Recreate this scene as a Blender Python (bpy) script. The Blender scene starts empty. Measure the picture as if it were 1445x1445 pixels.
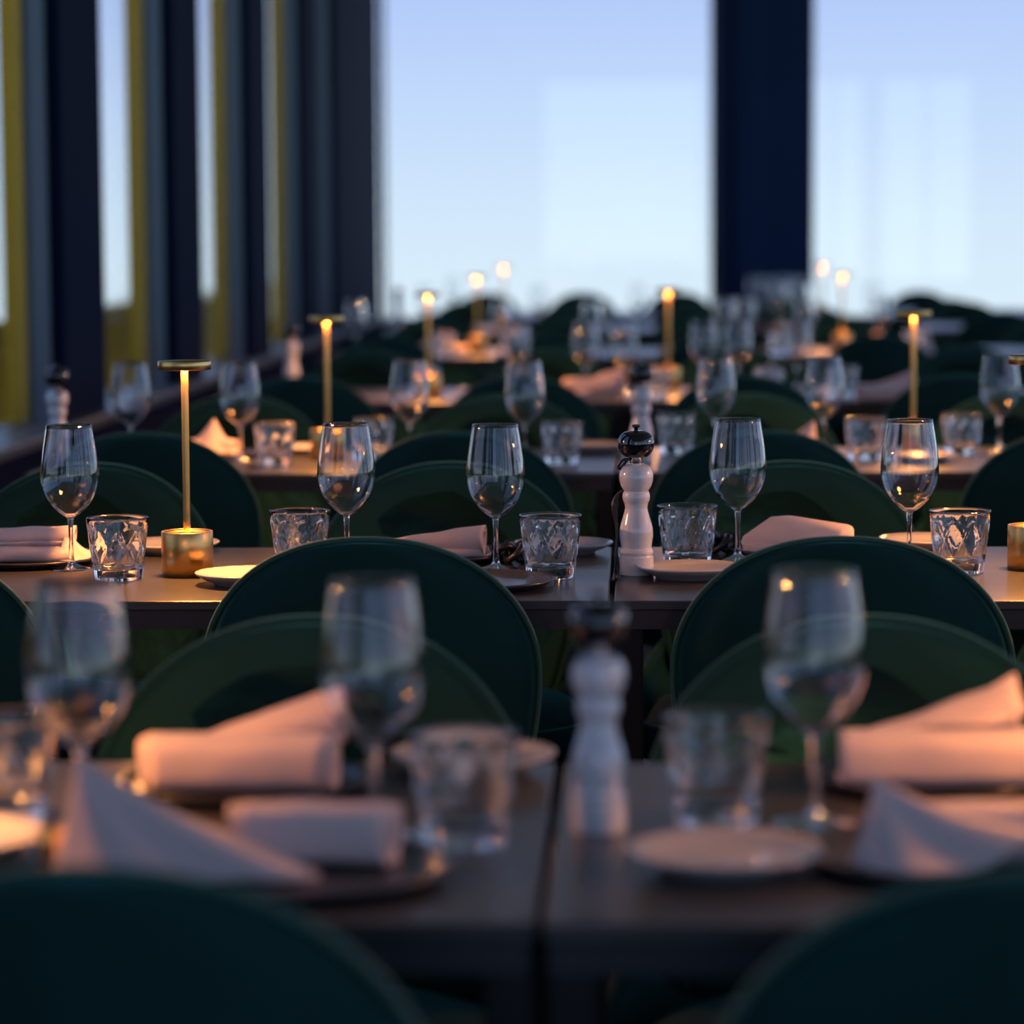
import bpy, bmesh, math, random
from mathutils import Vector, Matrix, noise
random.seed(7)
S = bpy.context.scene
COL = S.collection
PI = math.pi

# ------------------------------------------------------------------ camera
F = 4200.0                     # focal length in pixels of the 1445 frame
CAMZ = 1.237
tilt = math.atan(399.5 / F)
yaw = math.atan(184.5 / F * math.cos(tilt))
roll = math.radians(0.35)
fw = Vector((-math.sin(yaw) * math.cos(tilt), math.cos(yaw) * math.cos(tilt), -math.sin(tilt)))
r0 = Vector((math.cos(yaw), math.sin(yaw), 0))
u0 = r0.cross(fw)
rt = r0 * math.cos(roll) - u0 * math.sin(roll)
up = u0 * math.cos(roll) + r0 * math.sin(roll)
cd = bpy.data.cameras.new('camera')
cam = bpy.data.objects.new('camera', cd)
COL.objects.link(cam)
cam.matrix_world = Matrix(((rt.x, up.x, -fw.x, 0), (rt.y, up.y, -fw.y, 0), (rt.z, up.z, -fw.z, CAMZ), (0, 0, 0, 1)))
cd.sensor_width = 36.0
cd.lens = F / 1445 * 36.0
cd.clip_start = 0.05
cd.clip_end = 500
cd.dof.use_dof = True
cd.dof.focus_distance = 4.12
cd.dof.aperture_fstop = 3.3
cd.dof.aperture_blades = 0
S.camera = cam
CO = Vector((0, 0, CAMZ))


def P(px, py, z=0.75):
    """world point where the sight line of a pixel meets the height z"""
    d = fw * F + rt * (px - 722.5) - up * (py - 722.5)
    t = (z - CAMZ) / d.z
    return CO + d * t


# ------------------------------------------------------------------ world
W = bpy.data.worlds.new('sky')
S.world = W
W.use_nodes = True
nt = W.node_tree
nt.nodes.clear()
tc = nt.nodes.new('ShaderNodeTexCoord')
sx = nt.nodes.new('ShaderNodeSeparateXYZ')
mr = nt.nodes.new('ShaderNodeMapRange')
mr.inputs[1].default_value = -0.1
mr.inputs[2].default_value = 0.5
rp = nt.nodes.new('ShaderNodeValToRGB')
bg = nt.nodes.new('ShaderNodeBackground')
wo = nt.nodes.new('ShaderNodeOutputWorld')
nt.links.new(tc.outputs['Generated'], sx.inputs[0])
nt.links.new(sx.outputs['Z'], mr.inputs[0])
nt.links.new(mr.outputs[0], rp.inputs[0])
nt.links.new(rp.outputs[0], bg.inputs[0])
nt.links.new(bg.outputs[0], wo.inputs[0])
def zpos(z): return (z + 0.1) / 0.6
stops = [(-0.1, (.42, .49, .55)), (-0.035, (.67, .79, .88)), (0.0, (.61, .74, .88)), (0.04, (.51, .64, .88)), (0.08, (.41, .53, .86)), (0.25, (.27, .40, .76)), (0.5, (.19, .30, .66))]
cr = rp.color_ramp
while len(cr.elements) < len(stops):
    cr.elements.new(0.5)
for e, (z, c) in zip(cr.elements, stops):
    e.position = zpos(z)
    e.color = (*c, 1)
bg.inputs[1].default_value = 2.4

S.view_settings.view_transform = 'Standard'
S.view_settings.look = 'None'
S.view_settings.gamma = 1
S.view_settings.use_curve_mapping = False
S.view_settings.exposure = 0.0
cy = S.cycles
cy.use_denoising = True
cy.max_bounces = 16
cy.diffuse_bounces = 4
cy.glossy_bounces = 8
cy.transmission_bounces = 16
cy.transparent_max_bounces = 24
cy.caustics_reflective = False
cy.caustics_refractive = True
cy.blur_glossy = 0.3
cy.sample_clamp_indirect = 40.0

LAMP_STRENGTH = 820.0

# ------------------------------------------------------------------ materials
def principled(name, base, rough=.5, metal=0., **kw):
    m = bpy.data.materials.new(name)
    m.use_nodes = True
    b = m.node_tree.nodes['Principled BSDF']
    b.inputs['Base Color'].default_value = (*base, 1)
    b.inputs['Roughness'].default_value = rough
    b.inputs['Metallic'].default_value = metal
    for k, v in kw.items():
        b.inputs[k.replace('_', ' ')].default_value = v
    return m


def add_noise(m, scale, bump=0., var=0., stretch=(1, 1, 1), detail=4., dist=.001):
    """procedural grain: noise into bump and a little colour variation"""
    t = m.node_tree
    b = t.nodes['Principled BSDF']
    c = t.nodes.new('ShaderNodeTexCoord')
    mp = t.nodes.new('ShaderNodeMapping')
    mp.inputs['Scale'].default_value = stretch
    n = t.nodes.new('ShaderNodeTexNoise')
    n.inputs['Scale'].default_value = scale
    n.inputs['Detail'].default_value = detail
    t.links.new(c.outputs['Object'], mp.inputs[0])
    t.links.new(mp.outputs[0], n.inputs['Vector'])
    if bump:
        bp = t.nodes.new('ShaderNodeBump')
        bp.inputs['Strength'].default_value = bump
        bp.inputs['Distance'].default_value = dist
        t.links.new(n.outputs['Fac'], bp.inputs['Height'])
        t.links.new(bp.outputs[0], b.inputs['Normal'])
    if var:
        base = list(b.inputs['Base Color'].default_value)
        mx = t.nodes.new('ShaderNodeMix')
        mx.data_type = 'RGBA'
        mx.inputs[6].default_value = [v * (1 - var) for v in base[:3]] + [1]
        mx.inputs[7].default_value = [min(1, v * (1 + var)) for v in base[:3]] + [1]
        t.links.new(n.outputs['Fac'], mx.inputs[0])
        t.links.new(mx.outputs[2], b.inputs['Base Color'])
    return m


M = {}
M['velvet'] = add_noise(principled('green_velvet', (.003, .034, .030), .85, Sheen_Weight=.27, Sheen_Roughness=.32, Sheen_Tint=(.12, .60, .50, 1), Specular_IOR_Level=.2), 9, .15, .35, dist=.01)
M['piping'] = principled('velvet_piping', (.02, .085, .066), .7, Sheen_Weight=.8, Sheen_Roughness=.4, Sheen_Tint=(.35, .8, .65, 1))
M['table'] = add_noise(principled('dark_table_top', (.040, .038, .038), .30, Specular_IOR_Level=.6), 14, .12, .5, (.6, 9, 1), dist=.002)
M['table_edge'] = principled('table_apron', (.012, .014, .018), .55)
M['black_metal'] = principled('black_metal', (.012, .013, .015), .38, .6)
M['brass'] = add_noise(principled('brushed_brass', (.62, .39, .13), .30, 1.0, Anisotropic=.5), 60, .05, .12, (1, 1, .04), dist=.0005)
M['mill_white'] = principled('white_lacquer', (.60, .62, .64), .12, Coat_Weight=.5)
M['mill_black'] = principled('black_lacquer', (.006, .006, .008), .08, Coat_Weight=.6)
M['steel'] = principled('steel', (.6, .6, .6), .22, 1.0)
M['cord'] = principled('black_cord', (.008, .008, .010), .4)
M['napkin'] = add_noise(principled('pink_linen', (.62, .49, .46), .9, Sheen_Weight=.2), 900, .25, .05, dist=.0006)
M['plate'] = principled('cream_ceramic', (.50, .48, .46), .16)
M['slate'] = add_noise(principled('dark_stoneware', (.035, .036, .042), .24), 40, .06, .3)
M['navy'] = principled('navy_paint', (.003, .009, .034), .8, Specular_IOR_Level=.06)
M['teal'] = principled('blue_grey_paint', (.11, .155, .19), .4)
M['pillar'] = principled('far_pillar_paint', (.010, .032, .105), .6, Specular_IOR_Level=.15)
M['floor'] = add_noise(principled('dark_floor', (.014, .016, .020), .35), 6, .05, .3)
M['ceiling'] = principled('pale_ceiling', (.38, .40, .42), .8)
M['yellow'] = add_noise(principled('yellow_paint', (.85, .52, .008), .7), 3, 0, .08)
M['sill'] = principled('grey_sill', (.12, .135, .14), .35)

m = bpy.data.materials.new('clear_glass')
m.use_nodes = True
t = m.node_tree
t.nodes.clear()
g = t.nodes.new('ShaderNodeBsdfGlass')
g.inputs['IOR'].default_value = 1.48
g.inputs['Roughness'].default_value = 0.0
g.inputs['Color'].default_value = (.985, .99, .99, 1)
o_ = t.nodes.new('ShaderNodeOutputMaterial')
t.links.new(g.outputs[0], o_.inputs[0])
M['glass'] = m

def pane_material(name, tint):
  m = bpy.data.materials.new(name)
  m.use_nodes = True
  t = m.node_tree
  t.nodes.clear()
  tr = t.nodes.new('ShaderNodeBsdfTransparent')
  gl = t.nodes.new('ShaderNodeBsdfGlossy')
  gl.inputs['Roughness'].default_value = 0.0
  lw = t.nodes.new('ShaderNodeLayerWeight')
  lw.inputs[0].default_value = .5
  pw = t.nodes.new('ShaderNodeMath')
  pw.operation = 'POWER'
  pw.inputs[1].default_value = 5
  ma = t.nodes.new('ShaderNodeMath')
  ma.operation = 'MULTIPLY_ADD'
  ma.inputs[1].default_value = .5
  ma.inputs[2].default_value = .045
  mx = t.nodes.new('ShaderNodeMixShader')
  o_ = t.nodes.new('ShaderNodeOutputMaterial')
  t.links.new(lw.outputs['Facing'], pw.inputs[0])
  t.links.new(pw.outputs[0], ma.inputs[0])
  t.links.new(ma.outputs[0], mx.inputs[0])
  t.links.new(tr.outputs[0], mx.inputs[1])
  t.links.new(gl.outputs[0], mx.inputs[2])
  t.links.new(mx.outputs[0], o_.inputs[0])
  tr.inputs[0].default_value = (*tint, 1)
  return m


M['pane'] = pane_material('sky_dimming_pane', (.70, .71, .71))  # tint added to dim the brightened sky behind the visible panes
M['pane_clear'] = pane_material('clear_pane', (.97, .98, .98))

m = bpy.data.materials.new('lamp_light')
m.use_nodes = True
t = m.node_tree
t.nodes.clear()
em = t.nodes.new('ShaderNodeEmission')
em.inputs[0].default_value = (1, .37, .095, 1)
em.inputs[1].default_value = LAMP_STRENGTH
o_ = t.nodes.new('ShaderNodeOutputMaterial')
t.links.new(em.outputs[0], o_.inputs[0])
M['light'] = m


# ------------------------------------------------------------------ mesh helpers
def mesh_from(verts, faces, smooth=True):
    me = bpy.data.meshes.new('mesh')
    me.from_pydata([tuple(v) for v in verts], [], faces)
    if smooth:
        me.polygons.foreach_set('use_smooth', [True] * len(me.polygons))
    me.update()
    return me


def lathe(prof, seg=48, smooth=True):
    """prof: list of (r, z); r == 0 makes a pole"""
    V, Fc, rings = [], [], []
    for r, z in prof:
        if r < 1e-7:
            rings.append([len(V)])
            V.append((0, 0, z))
        else:
            rings.append(list(range(len(V), len(V) + seg)))
            for i in range(seg):
                a = 2 * PI * i / seg
                V.append((r * math.cos(a), r * math.sin(a), z))
    for A, B in zip(rings, rings[1:]):
        for i in range(seg):
            j = (i + 1) % seg
            if len(A) == 1 and len(B) == 1:
                continue
            if len(A) == 1:
                Fc.append((A[0], B[j], B[i]))
            elif len(B) == 1:
                Fc.append((A[i], A[j], B[0]))
            else:
                Fc.append((A[i], A[j], B[j], B[i]))
    return mesh_from(V, Fc, smooth)


def spline(pts, n):
    """Catmull-Rom through 2-D or 3-D points"""
    pts = [Vector(p) for p in pts]
    out = []
    m_ = len(pts) - 1
    for k in range(n + 1):
        s = k / n * m_
        i = min(int(s), m_ - 1)
        f = s - i
        p1, p2 = pts[i], pts[i + 1]
        p0 = pts[i - 1] if i > 0 else p1 * 2 - p2
        p3 = pts[i + 2] if i + 2 <= m_ else p2 * 2 - p1
        out.append(.5 * ((2 * p1) + (p2 - p0) * f + (2 * p0 - 5 * p1 + 4 * p2 - p3) * f * f + (3 * p1 - p0 - 3 * p2 + p3) * f ** 3))
    return out


def tube(pts, rad, seg=8, closed=False):
    pts = [Vector(p) for p in pts]
    n = len(pts)
    V, Fc = [], []
    nrm = None
    for i, p in enumerate(pts):
        a = pts[(i - 1) % n] if (closed or i > 0) else p
        b = pts[(i + 1) % n] if (closed or i < n - 1) else p
        tg = (b - a).normalized()
        if nrm is None:
            nrm = tg.orthogonal().normalized()
        nrm = (nrm - tg * nrm.dot(tg)).normalized()
        bn = tg.cross(nrm)
        rr = rad(i / (n - 1)) if callable(rad) else rad
        for k in range(seg):
            an = 2 * PI * k / seg
            V.append(p + nrm * (rr * math.cos(an)) + bn * (rr * math.sin(an)))
    for i in range(n if closed else n - 1):
        for k in range(seg):
            i2 = (i + 1) % n
            Fc.append((i * seg + k, i * seg + (k + 1) % seg, i2 * seg + (k + 1) % seg, i2 * seg + k))
    if not closed:
        Fc.append(tuple(reversed(range(seg))))
        Fc.append(tuple(range((n - 1) * seg, n * seg)))
    return mesh_from(V, Fc)


def box_mesh(x0, x1, y0, y1, z0, z1, bev=0.):
    bm = bmesh.new()
    bmesh.ops.create_cube(bm, size=1)
    for v in bm.verts:
        v.co = Vector(((x0 + x1) / 2 + v.co.x * (x1 - x0), (y0 + y1) / 2 + v.co.y * (y1 - y0), (z0 + z1) / 2 + v.co.z * (z1 - z0)))
    if bev:
        bmesh.ops.bevel(bm, geom=bm.edges[:], offset=bev, segments=2, affect='EDGES', profile=.5)
    me = bpy.data.meshes.new('mesh')
    bm.to_mesh(me)
    bm.free()
    return me


def grid(fn, nu, nv, wrap=False):
    V = [fn(i / nu, j / nv) for j in range(nv + 1) for i in range(nu + 1)]
    Fc = []
    for j in range(nv):
        for i in range(nu):
            a = j * (nu + 1) + i
            Fc.append((a, a + 1, a + nu + 2, a + nu + 1))
    return V, Fc


def join_parts(parts):
    V, Fc = [], []
    for v, f in parts:
        o = len(V)
        V += [tuple(q) for q in v]
        Fc += [tuple(i + o for i in q) for q in f]
    return V, Fc


def obj(name, me, mat, parent=None):
    o = bpy.data.objects.new(name, me)
    COL.objects.link(o)
    if mat and not me.materials:
        me.materials.append(M[mat])
    if parent:
        o.parent = parent
    return o


def thing(name, label, cat, loc=(0, 0, 0), rz=0, group=None):
    o = bpy.data.objects.new(name, None)
    o.empty_display_size = .05
    COL.objects.link(o)
    o.location = loc
    o.rotation_euler = (0, 0, rz)
    tag(o, label, cat, group)
    return o


def tag(o, label, cat, group=None):
    o['label'] = label
    o['category'] = cat
    if group:
        o['group'] = group
    return o


def struct(name, me, mat, parent=None):
    o = obj(name, me, mat, parent)
    if not parent:
        o['kind'] = 'structure'
    return o


# ------------------------------------------------------------------ the room
XL, XG, YF, YB, XR, ZC = -1.66, -1.75, 19.0, -4.0, 4.6, 3.5
SILL = 0.69
struct('floor', box_mesh(XL - .3, XR + .2, YB - .2, YF + .2, -.1, 0), 'floor')
struct('ceiling', box_mesh(XL - .3, XR + .2, YB - .2, YF + .2, ZC, ZC + .15), 'ceiling')
struct('wall_right', box_mesh(XR, XR + .2, YB - .2, YF + .2, 0, SILL), 'navy')
struct('trim_60', box_mesh(XR, XR + .2, YB - .2, YF + .2, 3.3, ZC), 'navy')
wl = struct('wall_left', box_mesh(XG - .05, XL - .03, YB, YF, 0, SILL - .03), 'navy')
struct('trim_1', box_mesh(XG - .06, XL + .05, YB, YF - .05, SILL - .03, SILL, .004), 'sill')
struct('trim_2', box_mesh(XG - .05, XL - .03, YB, YF, 3.3, ZC), 'navy')
# columns of the left wall and the window between each two
PITCH = 2.08
ZF0 = 8.53
nwin = 0
ntrim = 2
for k in range(-6, 5):
    y0 = ZF0 + k * PITCH
    if k == 4:
        ntrim += 1
        struct('trim_%d' % ntrim, box_mesh(XG, XL, 16.3, YF, SILL, 3.3, .006), 'navy')
        break
    ntrim += 1
    c = struct('trim_%d' % ntrim, box_mesh(XG, XL, y0, y0 + .66, SILL, 3.3, .006), 'navy')
    nwin += 1
    w = bpy.data.objects.new('window_%d' % nwin, None)
    COL.objects.link(w)
    w.location = (XG, y0 + .66, SILL)
    w['kind'] = 'structure'
    L = PITCH - .66 if k < 3 else 16.3 - y0 - .66
    obj('pane', box_mesh(-.006, .006, 0.0, L, 0, 2.61), 'pane', w)
    obj('frame', box_mesh(-.008, .05, L - .04, L - .001, 0, 2.61), 'teal', w)
    obj('frame', box_mesh(-.03, .035, 0.001, .03, 0, 2.61), 'teal', w)
    obj('reveal', box_mesh(-.07, -.009, L - .06, L, -.2, 2.8), 'yellow', w)
par = tag(obj('parapet', box_mesh(-2.75, -2.6, YB, YF + 6, -.6, .86, .01), 'yellow'), 'low yellow parapet wall outside the left windows', 'wall')
# far wall
fwl = struct('wall_far', box_mesh(XL - .1, XR, YF, YF + .2, 0, .665), 'navy')
struct('trim_40', box_mesh(XL - .02, XR, YF - .06, YF + .2, .645, .672, .004), 'navy')
struct('trim_41', box_mesh(XL - .1, XR, YF, YF + .2, 3.3, ZC), 'navy')
def far_x(px): return (px - 907) * YF / F
ntrim = 41
cols = [(far_x(1012), far_x(1142)), (far_x(1142) + 2.15, far_x(1142) + 2.72), (far_x(1142) + 4.9, far_x(1142) + 5.4)]
for a, b in cols:
    ntrim += 1
    pc = struct('trim_%d' % ntrim, box_mesh(a, b, YF - .12, YF + .2, .672, 3.3, .01), 'pillar')
    obj('profile', box_mesh(a + .10, a + .28, YF - .16, YF - .1202, .672, 3.3, .02), 'pillar', pc)
edges = [XL] + [v for c in cols for v in c] + [XR]
for a, b in zip(edges[0::2], edges[1::2]):
    nwin += 1
    w = bpy.data.objects.new('window_%d' % nwin, None)
    COL.objects.link(w)
    w.location = ((a + b) / 2, YF + .08, .672)
    w['kind'] = 'structure'
    h = (b - a) / 2 - .002
    obj('pane', box_mesh(-h, h, -.006, .006, 0, 2.628), 'pane', w)
    for s in (-1, 1):
        obj('frame', box_mesh(s * h - (.03 if s > 0 else 0), s * h + (.03 if s < 0 else 0), -.03, .03, 0, 2.628), 'navy', w)
# wall behind the camera, windows enlarged; right wall windows added, both for room brightness
struct('wall_back', box_mesh(XL - .1, XR, YB - .2, YB, 0, .5), 'navy')
struct('trim_50', box_mesh(XL - .1, XR, YB - .2, YB, 3.3, ZC), 'navy')


def glazed(wn, tn, along, lo, hi, zb):
    """along 'x': windows of the back wall; 'y': windows of the right wall"""
    global nwin
    a, b = lo, hi
    struct('trim_%d' % tn, box_mesh(a - .3, a, YB - .2, YB, zb, 3.3) if along == 'x' else box_mesh(XR, XR + .2, a - .3, a, zb, 3.3), 'navy')
    nwin += 1
    w = bpy.data.objects.new('window_%d' % nwin, None)
    COL.objects.link(w)
    w['kind'] = 'structure'
    h = (b - a) / 2
    if along == 'x':
        w.location = ((a + b) / 2, YB - .1, zb)
        obj('pane', box_mesh(-h, h, -.006, .006, 0, 3.3 - zb), 'pane_clear', w)
        for fx in (() if a < -1 else (0,)):
            obj('frame', box_mesh(fx - .035, fx + .035, -.025, .025, 0, 3.3 - zb), 'navy', w)
    else:
        w.location = (XR + .1, (a + b) / 2, zb)
        obj('pane', box_mesh(-.006, .006, -h, h, 0, 3.3 - zb), 'pane_clear', w)
        obj('frame', box_mesh(-.025, .025, -.02, .02, 0, 3.3 - zb), 'navy', w)


for i, (a, b) in enumerate([(-1.36, .85), (1.15, 2.0), (2.3, 3.1), (3.4, 4.6)]):
    glazed(nwin, 51 + i, 'x', a, b, .5)
for i in range(10):  # unseen windows added on the right to brighten the room
    glazed(nwin, 61 + i, 'y', YB + .3 + i * 2.3, YB + .3 + i * 2.3 + 2.0, SILL)

# ------------------------------------------------------------------ chairs
def chair_meshes():
    zc, b, a, zw = .66, .18, .216, .45

    def hw(t):          # t 0..1 from waist to top: (half width, z)
        if t < .4:
            s = t / .4
            return .172 + (a - .172) * math.sin(s * PI / 2), zw + (zc - zw) * s
        th = (t - .4) / .6 * PI / 2
        return a * math.cos(th) ** .92, zc + b * math.sin(th)

    def yb(x, z):       # the curve of the shell: leans back, wraps forward at the sides
        return -.205 - .045 * (z - .45) / .4 + 1.1 * x * x
    parts = []
    for side in (-1, 1):
        def fn(u, v, side=side):
            h, z = hw(v)
            x = (u * 2 - 1) * h
            e = max(abs(u * 2 - 1), 1 - (1 - v) / .12 if v > .88 else 0)
            th = .021 * (1 - max(0, min(1, e)) ** 4) + .004
            return Vector((x, yb(x, z) + side * th, z))
        v, f = grid(fn, 24, 30)
        if side > 0:
            f = [tuple(reversed(q)) for q in f]
        parts.append((v, f))
    V, Fc = join_parts(parts)
    back = mesh_from(V, Fc)
    bm = bmesh.new()
    bm.from_mesh(back)
    bmesh.ops.remove_doubles(bm, verts=bm.verts, dist=.0008)
    bmesh.ops.holes_fill(bm, edges=[e for e in bm.edges if e.is_boundary], sides=0)
    bd = [e for e in bm.edges if e.is_boundary]
    if bd:
        try:
            bmesh.ops.bridge_loops(bm, edges=bd)
        except Exception:
            pass
    bm.to_mesh(back)
    bm.free()
    # rim strip + piping along the edge
    pts = []
    for i in range(49):
        h, z = hw(i / 48)
        pts.append(Vector((-h, yb(h, z), z)))
    for i in range(47, -1, -1):
        h, z = hw(i / 48)
        pts.append(Vector((h, yb(h, z), z)))
    rim = tube(pts, .0068, 8)
    pip = tube([p + Vector((0, -.006, 0)) + (p - Vector((0, p.y, .62))).normalized() * .0045 for p in pts], .0030, 6)
    # seat: cushion and outer bucket
    prof = []
    cush = []
    def cfn(u, v):
        an = u * 2 * PI
        r = v
        ex = .245 * (1 if r < .9 else 1)
        z = .475 + .022 * (1 - r ** 6) - (.03 * max(0, (r - .85) / .15) ** 2)
        return Vector((.245 * r * math.cos(an), .235 * r * math.sin(an) + .015, z))
    v, f = grid(cfn, 40, 10)
    cushion = mesh_from(v, f)

    def bfn(u, v):
        an = u * 2 * PI
        cb = max(0, -math.sin(an))            # 1 at the back
        rimz = .465 + .20 * (cb ** 1.6)
        z0 = .385
        z = z0 + (rimz - z0) * v
        w = min(1, v * 1.7)
        rr = .13 + .13 * math.sin(w * PI / 2)
        if z > .5:
            rr -= (z - .5) * .22
        y = rr * .95 * math.sin(an) + .015
        if z > .47:
            y -= (z - .47) * .12 + .085 * cb * min(1, (z - .47) / .05)
        return Vector((rr * math.cos(an), y, z))
    v, f = grid(bfn, 48, 12)
    base = [bfn(u / 48, 0) for u in range(48)]
    o = len(v)
    v += base
    f = list(f) + [tuple(o + i for i in reversed(range(48)))]
    bucket = mesh_from(v, f)
    legs = []
    for sx_, sy_ in ((-1, -1), (1, -1), (-1, 1), (1, 1)):
        legs.append(tube([(sx_ * .13, sy_ * .12 + .015, .40), (sx_ * .20, sy_ * .20 + .015, .0)], lambda s: .0125 - .005 * s, 10))
    return back, rim, pip, cushion, bucket, legs


CH = chair_meshes()


def make_chair(label, x, yback, facing, group, jit=0.):
    """facing +1: sitter looks away from the camera; yback is where the backrest stands"""
    off = .24
    rz = (0 if facing > 0 else PI) + jit
    loc = (x, yback + off * facing, 0)
    t = thing('dining_chair', label, 'chair', loc, rz, group)
    back, rim, pip, cushion, bucket, legs = CH
    b = obj('backrest', back, 'velvet', t)
    obj('backrest_edge', rim, 'velvet', b)
    obj('piping', pip, 'piping', b)
    obj('seat_cushion', cushion, 'velvet', t)
    s = obj('seat_shell', bucket, 'velvet', t)
    if not s.modifiers:
        md = s.modifiers.new('thick', 'SOLIDIFY')
        md.thickness = .018
        md.offset = 1
    for l in legs:
        obj('leg', l, 'black_metal', t)
    return t


ROWN = {'A': 'nearest', 'B': 'second', 'C': 'third', 'D': 'fourth', 'E': 'fifth', 'F': 'sixth', 'G': 'last'}
XS = [-.95, -.35, .25, .85]
ORD = ['leftmost', 'second from left', 'third from left', 'fourth from left', 'fifth from left', 'sixth from left', 'seventh from left', 'eighth from left', 'ninth from left', 'tenth from left', 'eleventh from left', 'twelfth from left']
chairs = {
    'A': (1.81, [-.345, .265, .87], 2.98, [-.341, .225, .84]),
    'B': (3.78, [-.985, -.353, .268, .88], 4.98, [-.94, -.33, .246, .86]),
    'C': (5.77, [-.965, -.35, .232, .83], 7.0, [-.95, -.33, .26, .86]),
    'D': (7.95, [-.92, -.32, .28, .86], 9.75, [-.90, -.30, .30, 1.06]),
    'E': (10.95, [-.95, -.35, .27, .88], 12.75, [-.93, -.34, .26, .87, 1.72]),
    'F': (13.8, [-.95, -.35, .25, .85, 1.65], 15.6, [-.93, -.36, .24, .86, 1.68]),
    'G': (16.3, [-.94, -.36, .26, .85, 1.66], 18.25, [-.95, -.36, .22, .9, 1.7]),
}
for r, (y1, xs1, y2, xs2) in chairs.items():
    for side, y, xs, fc in (('near', y1, xs1, 1), ('far', y2, xs2, -1)):
        for i, x in enumerate(xs):
            pos = (['left', 'right'] if len(xs) == 2 else ORD)[i]
            what = 'with its back to the camera' if fc > 0 else 'facing the camera'
            make_chair('green velvet chair on the %s side of %s table row, %s' % (side, ROWN[r], pos), x, y, fc, 'green velvet dining chairs', random.uniform(-.05, .05))

# ------------------------------------------------------------------ tables
def make_table(label, x0, x1, y0, y1, rz=0.):
    cx, cy_ = (x0 + x1) / 2, (y0 + y1) / 2
    t = thing('dining_table', label, 'table', (cx, cy_, 0), rz, 'dark dining tables in rows')
    hx, hy = (x1 - x0) / 2 - .004, (y1 - y0) / 2
    obj('table_top', box_mesh(-hx, hx, -hy, hy, .737, .75, .002), 'table', t)
    obj('apron', box_mesh(-hx + .004, hx - .004, -hy + .004, hy - .004, .712, .7368), 'table_edge', t)
    for sx_ in (-1, 1):
        for sy_ in (-1, 1):
            cxl, cyl = sx_ * (hx - .02), sy_ * (hy - .05)
            obj('leg', box_mesh(cxl - .018, cxl + .018, cyl - .018, cyl + .018, 0, .7118, .002), 'black_metal', t)
    return t


TY = {}
TY['A'] = (P(760, 1304).y, P(760, 1076).y)
TY['B'] = (P(860, 848).y, P(860, 772).y)
TY['C'] = (P(880, 667).y, P(880, 667).y + .68)
TY['D'] = (8.4, 9.15)
TY['E'] = (11.35, 12.15)
TY['F'] = (14.2, 15.1)
TY['G'] = (16.55, 17.7)
JOIN = {'A': P(775, 1190).x, 'B': P(864, 825).x, 'C': -.05, 'D': -.05, 'E': -.05, 'F': -.05, 'G': -.05}
TR = {'A': .006, 'B': .004}
for r, (a, b) in TY.items():
    j = JOIN[r]
    make_table('dark wooden dining table on the left of the %s row' % ROWN[r], j - 1.2, j, a, b, TR.get(r, 0))
    make_table('dark wooden dining table on the right of the %s row' % ROWN[r], j, j + 1.2, a, b, 0)
    if r in 'EFG':
        make_table('dark wooden dining table at the far right of the %s row' % ROWN[r], j + 1.4, j + 2.6, a, b, 0)

# ------------------------------------------------------------------ glassware
op = [(.0042, .086), (.0062, .0895), (.0125, .0935), (.0225, .1015), (.031, .1115), (.0372, .1225), (.041, .1345), (.0422, .147), (.0412, .163), (.0387, .182), (.0356, .201), (.0328, .218)]
op = [(r_, .072 + (z_ - .086) * .137 / .132) for r_, z_ in op]
outer = [(v.x, v.y) for v in spline(op, 40)]
wall = .0011
ip = []
for r_, z_ in outer:
    if z_ > .0775:
        ip.append((max(0.0, r_ - wall - .0016 * max(0, (.092 - z_) / .0145)), z_ + (.0010 if z_ < .097 else 0)))
inner = list(reversed(ip))
inner[0] = (outer[-1][0] - .0010, outer[-1][1])
lip = [(outer[-1][0] - .0002, .2094), (outer[-1][0] - .0008, .2094)]
bowl_me = lathe(outer + lip + inner + [(0, inner[-1][1] - .0008)], 64)
stem_me = lathe([(v.x, v.y) for v in spline([(.0046, .0125), (.0038, .022), (.0034, .034), (.0034, .050), (.0037, .062), (.0042, .072)], 16)], 24)
foot_me = lathe([(v.x, v.y) for v in spline([(.0046, .0125), (.0065, .009), (.012, .006), (.022, .0035), (.0335, .0018)], 16)] + [(.0343, .0012), (.0340, .0004), (.033, .0), (.015, .0004), (0, .0008)], 64)

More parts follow.
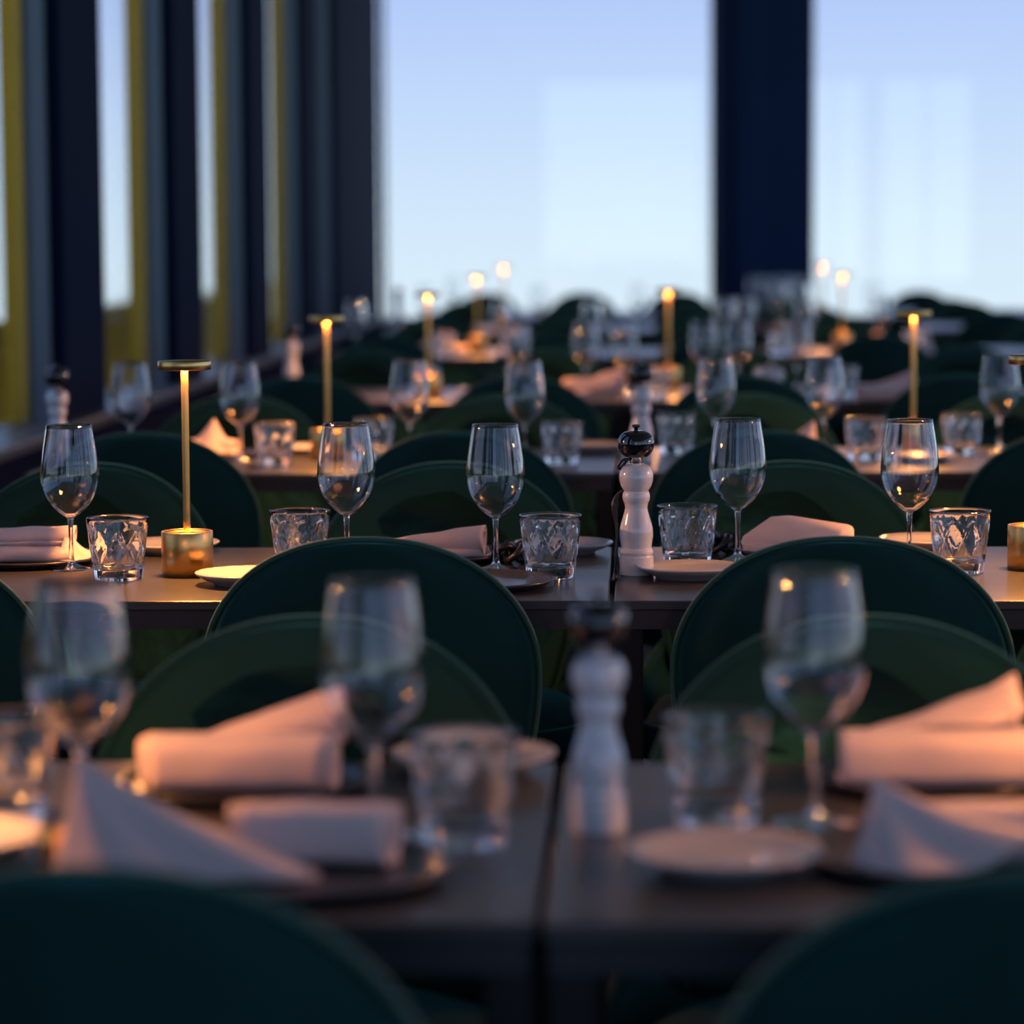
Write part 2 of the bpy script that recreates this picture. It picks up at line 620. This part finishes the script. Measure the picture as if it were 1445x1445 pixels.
# tumbler with cut diamonds
def tumbler_mesh():
    H, R0, R1 = .0885, .0335, .0440
    seg, nz = 96, 36
    V, Fc = [], []
    def rad(z): return R0 + (R1 - R0) * (z / H)
    def cut(an, z):
        if z < .019 or z > .076:
            return 0
        s = (z - .019) / .057
        env = min(1, s / .06, (1 - s) / .06)
        a = an / (2 * PI) * 9
        b = s * 1.9
        d1 = abs(((a + b * .5) % 1) - .5) * 2
        d2 = abs(((a - b * .5) % 1) - .5) * 2
        g1 = max(0, 1 - (1 - d1) / .22)
        g2 = max(0, 1 - (1 - d2) / .22)
        fine = .25 * abs(((a * 3 + b * 1.5) % 1) - .5) * 2 * (1 if ((int(a + b * .5) + int(a - b * .5 + 9)) % 2) else 0)
        return env * (-.0015 * max(g1, g2) - .0006 * fine + .0005 * (1 - max(d1, d2)))
    rings = []
    prof = [('p', .0003), ]
    def ring(f):
        s = len(V)
        for i in range(seg):
            an = 2 * PI * i / seg
            r, z = f(an)
            V.append((r * math.cos(an), r * math.sin(an), z))
        rings.append(list(range(s, s + seg)))
    V.append((0, 0, .001))
    rings.append([0])
    ring(lambda an: (.024, .001))
    ring(lambda an: (R0 - .003, .0))
    ring(lambda an: (R0 - .0006, .0008))
    for k in range(nz + 1):
        z = .002 + (H - .003) * k / nz
        ring(lambda an, z=z: (rad(z) + cut(an, z), z))
    ring(lambda an: (R1 - .0006, H))
    ring(lambda an: (R1 - .0014, H))
    for k in range(9):
        z = H - .002 - (H - .002 - .019) * k / 8
        ring(lambda an, z=z: (rad(z) - .0024, z))
    ring(lambda an: (rad(.016) - .006, .0158))
    ring(lambda an: (.012, .0148))
    s = len(V)
    V.append((0, 0, .0146))
    rings.append([s])
    for A, B in zip(rings, rings[1:]):
        for i in range(seg):
            j = (i + 1) % seg
            if len(A) == 1:
                Fc.append((A[0], B[j], B[i]))
            elif len(B) == 1:
                Fc.append((A[i], A[j], B[0]))
            else:
                Fc.append((A[i], A[j], B[j], B[i]))
    me = mesh_from(V, Fc)
    return me


tumb_me = tumbler_mesh()


def wine_glass(p, label, z=.75):
    t = thing('wine_glass', label, 'wine glass', (p.x, p.y, z), random.uniform(0, 6), 'clear stemmed wine glasses')
    obj('bowl', bowl_me, 'glass', t)
    obj('stem', stem_me, 'glass', t)
    obj('foot', foot_me, 'glass', t)


def tumbler(p, label, z=.75):
    o = obj('tumbler', tumb_me, 'glass')
    o.location = (p.x, p.y, z)
    o.rotation_euler = (0, 0, random.uniform(0, 6))
    tag(o, label, 'tumbler', 'cut glass tumblers')


SURF = 'on %s table row'
def row_items(kind, fn, row, pts):
    pts = sorted(pts, key=lambda q: q.x)
    base = {'wine': 'clear stemmed wine glass on the %s table row, %s', 'tumbler': 'cut diamond pattern glass tumbler on the %s table row, %s'}[kind]
    for i, p in enumerate(pts):
        fn(Vector((p.x, p.y, 0)), base % (ROWN[row], ORD[i] if len(pts) > 1 else 'the only one'))


wine = {
    'A': [(115, 1185), (529, 1183), (1149, 1163)],
    'B': [(101, 803), (490, 800), (700, 804), (1041, 791), (1283, 795)],
    'C': [(186, 650), (340, 650), (579, 646), (741, 649), (1010, 640), (1163, 639), (1410, 637)],
    'D': [(728, 556), (827, 553), (880, 553), (993, 551), (1041, 551), (1125, 551)],
    'E': [(503, 497), (708, 499), (836, 500), (1021, 495), (1050, 494), (1136, 498), (1243, 492)],
    'F': [(600, 465), (760, 465), (900, 462), (1100, 460), (1135, 459), (1232, 460)],
    'G': [(1066, 441), (1083, 442), (1104, 440), (1122, 442), (640, 444)],
}
for r, l in wine.items():
    row_items('wine', wine_glass, r, [P(*q) for q in l])
tumbl = {
    'A': [(8, 1158), (655, 1190), (1011, 1160)],
    'B': [(167, 818), (424, 806), (777, 815), (970, 799), (1354, 808)],
    'C': [(388, 656), (528, 648), (793, 655), (954, 640), (1221, 649), (1357, 642)],
    'D': [(600, 556), (735, 562), (925, 562), (1085, 562), (1190, 560)],
    'E': [(628, 502), (735, 502), (990, 501), (1100, 501), (1290, 499)],
}
for r, l in tumbl.items():
    row_items('tumbler', tumbler, r, [P(*q) for q in l])

# ------------------------------------------------------------------ lamps
LH = .305
lamp_base = lathe([(0, 0), (.0355, 0), (.0366, .001), (.0366, .0625), (.0360, .0635), (.0352, .0635), (.0346, .0625), (.0346, .0605), (0, .0605)], 64)
lamp_stem = lathe([(.0052, .0605), (.0052, LH - .013)], 24)
lamp_head = lathe([(.0332, LH - .0122), (.0334, LH - .0130), (.0368, LH - .0130), (.0375, LH - .0122), (.0375, LH - .0012), (.0368, LH), (0, LH)], 64)
lamp_light = lathe([(.0054, LH - .0124), (.0330, LH - .0124)], 40)


def lamp(p, label):
    t = thing('table_lamp', label, 'lamp', (p.x, p.y, .75), random.uniform(0, 6), 'slim brass table lamps')
    obj('base', lamp_base, 'brass', t)
    obj('stem', lamp_stem, 'brass', t)
    h = obj('head', lamp_head, 'brass', t)
    obj('diffuser', lamp_light, 'light', h)


for q, l in (((265, 812), 'slim brass table lamp on the second row beside the left cut tumbler'),
             ((1458, 803), 'slim brass table lamp at the right edge of the second row'),
             ((463, 648), 'slim lit brass lamp on the third row, left of the two'),
             ((1288, 637), 'slim lit brass lamp on the third row, right of the two'),
             ((943, 548), 'lit brass table lamp on the fourth row against the window'),
             ((674, 497), 'blurred lit brass lamp on the fifth row, left one'),
             ((1188, 493), 'blurred lit brass lamp on the fifth row, right one'),
             ((711, 463), 'small blurred lit brass lamp on the sixth row, left one'),
             ((1160, 459), 'small blurred lit brass lamp on the sixth row, right one')):
    lamp(P(*q), l)
my = (TY['A'][0] + TY['A'][1]) / 2
lamp(Vector((JOIN['A'] - .66, my + .02, 0)), 'slim brass lamp on the left table of the nearest row')
lamp(Vector((JOIN['A'] + .68, my + .03, 0)), 'slim brass lamp on the right table of the nearest row')
lamp(Vector((-.62, 8.66, 0)), 'lit brass lamp on the left table of the fourth row')

# ------------------------------------------------------------------ pepper mills
mill_prof = ([(0, 0), (.0235, 0), (.0245, .001)] + [(v.x, v.y) for v in spline([(.0245, .002), (.0246, .026), (.0238, .0285), (.0222, .0300), (.0243, .0345), (.0236, .0385), (.0218, .041), (.0218, .0445), (.0228, .052), (.0238, .062), (.0228, .074), (.0190, .088), (.0162, .100), (.0166, .108), (.0188, .114), (.0196, .119), (.0186, .125), (.0172, .1275), (.0180, .1295), (.0215, .136), (.0240, .146), (.0232, .156), (.0195, .1645), (.0120, .169), (.0095, .1695)], 150)] + [(0, .1695)])
mill_body = lathe([(r_, z_ * .928) for r_, z_ in mill_prof], 48)
mill_neck = lathe([(.0088, .1565), (.0088, .1655), (.0098, .1662), (.0098, .1700)], 32)
mill_top = lathe([(0, .1662)] + [(v.x, v.y) for v in spline([(.0110, .1662), (.0175, .1682), (.0236, .1760), (.0256, .1850), (.0240, .1940), (.0185, .2005), (.0100, .2035), (.0040, .2040)], 28)] + [(0, .2040)], 48)
mill_knob = lathe([(.0030, .2036), (.0030, .2078), (.0052, .2086), (.0062, .2105), (.0052, .2124), (0, .2130)], 32)
c1 = spline([(-.009, -.004, .164), (-.018, -.008, .163), (-.0245, -.006, .155), (-.0225, .004, .150), (-.012, .006, .163)], 24)
mill_ring = tube(c1, .0021, 8)
c2 = spline([(-.0175, .010, .119), (-.0255, .012, .112), (-.0305, .010, .098), (-.029, .008, .078), (-.027, .006, .062), (-.0275, .004, .045), (-.029, .002, .030), (-.029, -.004, .012), (-.030, -.02, .0035), (-.031, -.05, .0022), (-.033, -.085, .0022)], 60)
c3 = spline([(-.0285, .002, .034), (-.0262, -.002, .018), (-.0258, -.02, .0035), (-.026, -.045, .0022), (-.027, -.07, .0022)], 40)
mill_cord = tube(c2, lambda s: .0024 + (.0028 * max(0, 1 - abs(s - .2) / .12)), 8)
mill_cord2 = tube(c3, .0019, 8)


def pepper_mill(p, label, cord=True, rz=0, sc=1.):
    t = thing('pepper_mill', label, 'pepper mill', (p.x, p.y, .75), rz, 'white and black pepper mills')
    t.scale = (sc, sc, sc)
    obj('body', mill_body, 'mill_white', t)
    obj('collar', mill_neck, 'steel', t)
    top = obj('grinder_top', mill_top, 'mill_black', t)
    obj('knob', mill_knob, 'mill_black', top)
    obj('ring', mill_ring, 'cord', t)
    if cord:
        c = obj('cord', mill_cord, 'cord', t)
        obj('strand', mill_cord2, 'cord', c)


pepper_mill(P(898, 811), 'white pepper mill with glossy black top, in focus on the second row')
pepper_mill(P(845, 1172), 'large blurred white pepper mill with black top on the nearest row', False, .3, .92)
pepper_mill(P(905, 652), 'white pepper mill on the third row behind the focused mill', False, .2)
pepper_mill(P(82, 655), 'white pepper mill with black top by the left windows, third row', False, 2)
pepper_mill(P(412, 553), 'blurred white pepper mill by the left columns on the fourth row', False, 1)
pepper_mill(P(562, 466), 'dark blurred pepper mill against the left end of far window', False, 1)

# ------------------------------------------------------------------ plates
def plate_mesh(R, dark):
    if dark:
        prof = [(0, .0005), (R * .80, .0), (R * .86, .001), (R * .985, .0085), (R, .0105), (R * .985, .0118), (R * .93, .0098), (R * .86, .0052), (R * .8, .0045), (0, .0045)]
    else:
        prof = [(0, .001), (R * .56, .001), (R * .58, 0), (R * .63, 0), (R * .66, .003), (R * .85, .0085), (R * .98, .0145), (R, .0165), (R * .98, .0175), (R * .84, .0125), (R * .66, .0075), (R * .55, .0065), (0, .006)]
    return lathe(prof, 72)


side_plate = plate_mesh(.0755, False)
dark_plate = plate_mesh(.112, True)


def plate(p, label, dark=False):
    o = obj('dinner_plate' if dark else 'side_plate', dark_plate if dark else side_plate, 'slate' if dark else 'plate')
    o.location = (p.x, p.y, .7501)
    tag(o, label, 'plate', 'dark dinner plates' if dark else 'cream side plates')


for q, l in (((1022, 1226), 'blurred cream side plate in front of the nearest row tumbler'),
             ((667, 1086), 'cream side plate behind the tumbler on the nearest row'),
             ((-68, 1205), 'cream side plate at the left edge of the nearest row'),
             ((352, 824), 'cream side plate in front of the brass lamp, second row'),
             ((795, 780), 'cream side plate behind the focused tumbler and pepper mill'),
             ((974, 815), 'cream side plate right of the focused pepper mill'),
             ((240, 780), 'cream side plate behind the second row brass lamp'),
             ((1310, 774), 'cream side plate behind the rightmost second row tumbler'),
             ((838, 637), 'cream side plate on the third row right of the middle tumbler'),
             ((425, 640), 'cream side plate on the third row left of the lamp'),
             ((1300, 652), 'cream side plate on the third row between right tumblers'),
             ((1130, 563), 'cream side plate on the fourth row among right glasses'),
             ((700, 560), 'cream side plate on the fourth row, left one')):
    plate(P(*q), l)
for q, l in (((428, 1237), 'dark round plate at the front left of the nearest row'),
             ((342, 1112), 'dark round plate under the rolled napkin, nearest row left'),
             ((1338, 1218), 'dark round plate at the front right of the nearest row'),
             ((1322, 1104), 'dark round plate under the orange lit rolled napkin'),
             ((668, 827), 'dark round plate with raised rim before the focused wine glass'),
             ((618, 789), 'dark round plate under the pink napkin in second row middle'),
             ((1130, 781), 'dark round plate under the folded napkin in second row right'),
             ((36, 795), 'dark round plate under the napkin at second row left end'),
             ((672, 650), 'dark round plate on the third row, middle'),
             ((295, 645), 'dark round plate under the napkin on third row left'),
             ((1110, 645), 'dark round plate under the napkin on third row right')):
    plate(P(*q), l, True)

# ------------------------------------------------------------------ napkins
def wob(v, s, a):
    n = noise.noise_vector(Vector(v) * s)
    return Vector(v) + n * a


def band(L, d, h, turns=2.1, slant=0., x0=0., y0=0., seed=0., e=.55, lift=0.):
    """a cloth folded over itself into a flat bar lying along x"""
    def fn(u, v):
        th = v * 2 * PI * turns - PI / 2
        s = 1 - .085 * v * turns
        c, sn = math.cos(th), math.sin(th)
        y = .5 * d * s * math.copysign(abs(c) ** e, c)
        z = h * .5 + .5 * h * s * math.copysign(abs(sn) ** e, sn)
        x = (u - .5) * L + slant * (z - h / 2) + .006 * math.sin(v * 9 + seed) * (u - .5) * 2
        p = wob((x + seed, y, z), 22, .0022)
        return Vector((p.x - seed + x0, p.y + y0, max(.0015, p.z) + lift))
    return grid(fn, 20, 70)


def cone_roll(a, b, ra, rb, turns=1.7, seed=0., flat=.75, start=0.):
    """a cloth rolled into a cone from point a to point b"""
    a, b = Vector(a), Vector(b)
    ax = (b - a).normalized()
    e1 = Vector((0, 0, 1)) - ax * ax.z
    e1.normalize()
    e2 = ax.cross(e1)
    def fn(u, v):
        r = (ra + (rb - ra) * u) * (1 - .42 * v)
        th = start + v * 2 * PI * turns
        c = a + (b - a) * (u + .03 * math.sin(th + 1) * (u - .3))
        p = c + e1 * (r * math.cos(th) * flat) + e2 * (r * math.sin(th))
        p = wob((p.x + seed, p.y, p.z), 25, .002)
        return Vector((p.x - seed, p.y, max(.002, p.z)))
    return grid(fn, 20, 56)


def peak(apex, base, pleat=.006, seed=0.):
    """a pleated triangle of cloth standing up to a point"""
    bs = spline(base, 24)
    ap = Vector(apex)
    def fn(u, v):
        q = bs[int(round(u * 24))]
        p = ap + (q - ap) * v
        s = math.sin(v * PI)
        p = p + Vector((0, -1, 0)) * (pleat * math.sin(u * 15 + seed) * v) + Vector((0, 0, 1)) * (-.008 * s)
        return Vector((p.x, p.y, max(.002, p.z)))
    return grid(fn, 24, 16)


def napkin(p, label, parts, rz=0., z=.7552):
    v, f = join_parts(parts)
    me = mesh_from(v, f)
    o = obj('napkin', me, 'napkin')
    o.location = (p.x, p.y, z)
    o.rotation_euler = (0, 0, rz)
    md = o.modifiers.new('cloth', 'SOLIDIFY')
    md.thickness = .0022
    md.offset = 0
    tag(o, label, 'napkin', 'pink linen napkins')


def roll_parts(seed=0., L=.158, mirror=1):
    return [band(L, .062, .047, seed=seed, y0=-.015),
            cone_roll((-.045 * mirror, .040, .026), (.082 * mirror, .046, .058), .014, .036, seed=seed + 3, start=1.2)]


napkin(P(342, 1117), 'pink napkin rolled behind a flat fold on nearest row left', roll_parts(1.))
napkin(P(1318, 1112), 'napkin glowing orange in lamp light on nearest row right',
       [band(.158, .062, .047, seed=5., y0=-.015), peak((.075, .05, .088), [(-.07, .03, .03), (0., .02, .045), (.06, .015, .05), (.085, .03, .06)], .003),
        cone_roll((-.06, .05, .022), (.075, .05, .058), .014, .026, seed=8., flat=.9)])
napkin(P(300, 1237), 'white napkin standing in a peak behind the left front chair',
       [band(.12, .05, .046, seed=2., x0=.075, y0=.025), peak((-.098, -.015, .088), [(-.112, .03, .002), (-.115, -.025, .002), (-.06, -.05, .002), (.02, -.052, .002), (.085, -.03, .002)], .007),
        peak((-.098, -.013, .088), [(-.112, .03, .002), (-.04, .045, .002), (.03, .04, .012), (.085, -.03, .002)], .004, 2.)])
napkin(P(1350, 1228), 'peach napkin with low peak behind the right front chair',
       [band(.17, .05, .044, seed=4., x0=.03, y0=.01), peak((-.062, -.005, .066), [(-.075, .03, .002), (-.078, -.02, .002), (-.05, -.045, .002), (.01, -.045, .004), (.06, -.02, .03)], .003),
        peak((-.062, -.004, .066), [(-.075, .03, .002), (-.03, .04, .02), (.06, -.02, .03)], .003, 2.)])
napkin(P(622, 790), 'pink napkin rolled open to the right beside focused wine glass',
       [cone_roll((-.078, 0, .014), (.066, -.004, .026), .013, .031, turns=1.6, seed=9., flat=.8, start=2.6), band(.13, .07, .014, turns=1.1, seed=7., y0=.004)], -.12)
napkin(P(52, 796), 'white napkin rolled over a fold at the second row left end',
       [band(.15, .075, .020, turns=2.1, seed=11., x0=-.02), cone_roll((-.10, .015, .032), (.055, .012, .036), .018, .023, seed=12., flat=.75, start=2.), peak((.045, 0, .046), [(.03, -.03, .004), (.075, -.03, .003), (.085, .0, .012), (.06, .03, .003)], .004)])


def folded_mesh(pts, bev=.006):
    bm = bmesh.new()
    for p in pts:
        bm.verts.new(p)
    bmesh.ops.convex_hull(bm, input=bm.verts)
    bmesh.ops.dissolve_limit(bm, angle_limit=.05, verts=bm.verts, edges=bm.edges)
    bmesh.ops.bevel(bm, geom=bm.edges[:], offset=bev, segments=2, affect='EDGES', profile=.6)
    V = [v.co.copy() for v in bm.verts]
    bm.verts.index_update()
    Fc = [tuple(v.index for v in f.verts) for f in bm.faces]
    bm.free()
    return V, Fc


napkin(P(1122, 783), 'pale folded napkin like an envelope in second row right',
       [folded_mesh([(-.078, -.04, .0), (.05, -.05, .0), (.09, .03, .0), (-.06, .05, .0), (-.080, -.04, .026), (-.072, -.03, .030), (-.035, .02, .050), (-.005, .03, .051), (.080, .02, .038), (.088, .015, .034), (.04, -.05, .020)], .003),
        band(.13, .06, .018, seed=14., y0=-.02, x0=-.01)])
napkin(P(300, 643), 'pink napkin folded to a point on third row left',
       [peak((.005, .0, .075), [(-.075, .0, .002), (-.05, -.035, .002), (.02, -.04, .002), (.06, -.02, .002)], .004), peak((.005, .002, .075), [(-.075, .0, .002), (-.02, .04, .002), (.06, -.02, .002)], .004), band(.10, .05, .03, seed=15.)])
napkin(P(1112, 643), 'pink napkin folded to a point on third row right',
       [peak((.055, .0, .07), [(-.065, .0, .002), (-.03, -.035, .002), (.03, -.04, .002), (.065, -.01, .002)], .004), peak((.055, .002, .07), [(-.065, .0, .002), (0, .04, .002), (.065, -.01, .002)], .004)])
far_n = [((838, 557), 'orange lit napkin on the fourth row left of the lamp', 0), ((1066, 556), 'orange lit pointed napkin on the fourth row right of the lamp', 1),
         ((1250, 566), 'grey looking napkin at the right of the fourth row', 0), ((790, 563), 'peach napkin lying flat on fourth row', 2),
         ((600, 500), 'blurred peach napkin at the left of the fifth row', 1), ((630, 497), 'blurred peach napkin by the left fifth row lamp', 2),
         ((1215, 497), 'blurred peach napkin by the right fifth row lamp', 0), ((1290, 495), 'blurred pointed napkin at the right of the fifth row', 1), ((960, 500), 'blurred peach napkin in the middle of fifth row', 2)]
for i, (q, l, k) in enumerate(far_n):
    if k == 0:
        pr = roll_parts(20. + i)
    elif k == 1:
        pr = [peak((.05, .0, .095), [(-.075, .0, .002), (-.03, -.035, .002), (.03, -.04, .002), (.075, -.01, .002)], .004), peak((.05, .002, .095), [(-.075, .0, .002), (0, .04, .002), (.075, -.01, .002)], .004), band(.11, .05, .03, seed=30. + i)]
    else:
        pr = [band(.16, .09, .022, seed=40. + i)]
    napkin(P(*q), l, pr, random.uniform(-.2, .2), .7515)

# ------------------------------------------------------------------ small things
def knot_mesh():
    pts = []
    for i in range(120):
        a = 2 * PI * i / 120
        r = .0175 + .0075 * math.cos(5 * a)
        pts.append((r * math.cos(2 * a) * 1.15, r * math.sin(2 * a) * 1.15, .0165 + .0105 * math.sin(5 * a)))
    return tube(pts, .0052, 8, True)


kn = knot_mesh()
for q, l in (((722, 795), 'black knotted rope ball behind the focused wine glass'), ((1012, 781), 'black knotted rope ball right of the focused pepper mill')):
    o = obj('rope_knot', kn, 'cord')
    p = P(*q)
    o.location = (p.x, p.y, .7505)
    tag(o, l, 'rope knot', 'black rope knots')
cup = lathe([(0, 0), (.0105, 0), (.0115, .001), (.0120, .029), (.0114, .0298), (.0104, .029), (.0100, .004), (0, .004)], 40)
o = obj('brass_pot', cup, 'brass')
p = P(75, 1222)
o.location = (p.x, p.y, .75)
tag(o, 'small blurred copper toned pot at the left of the nearest row', 'pot')
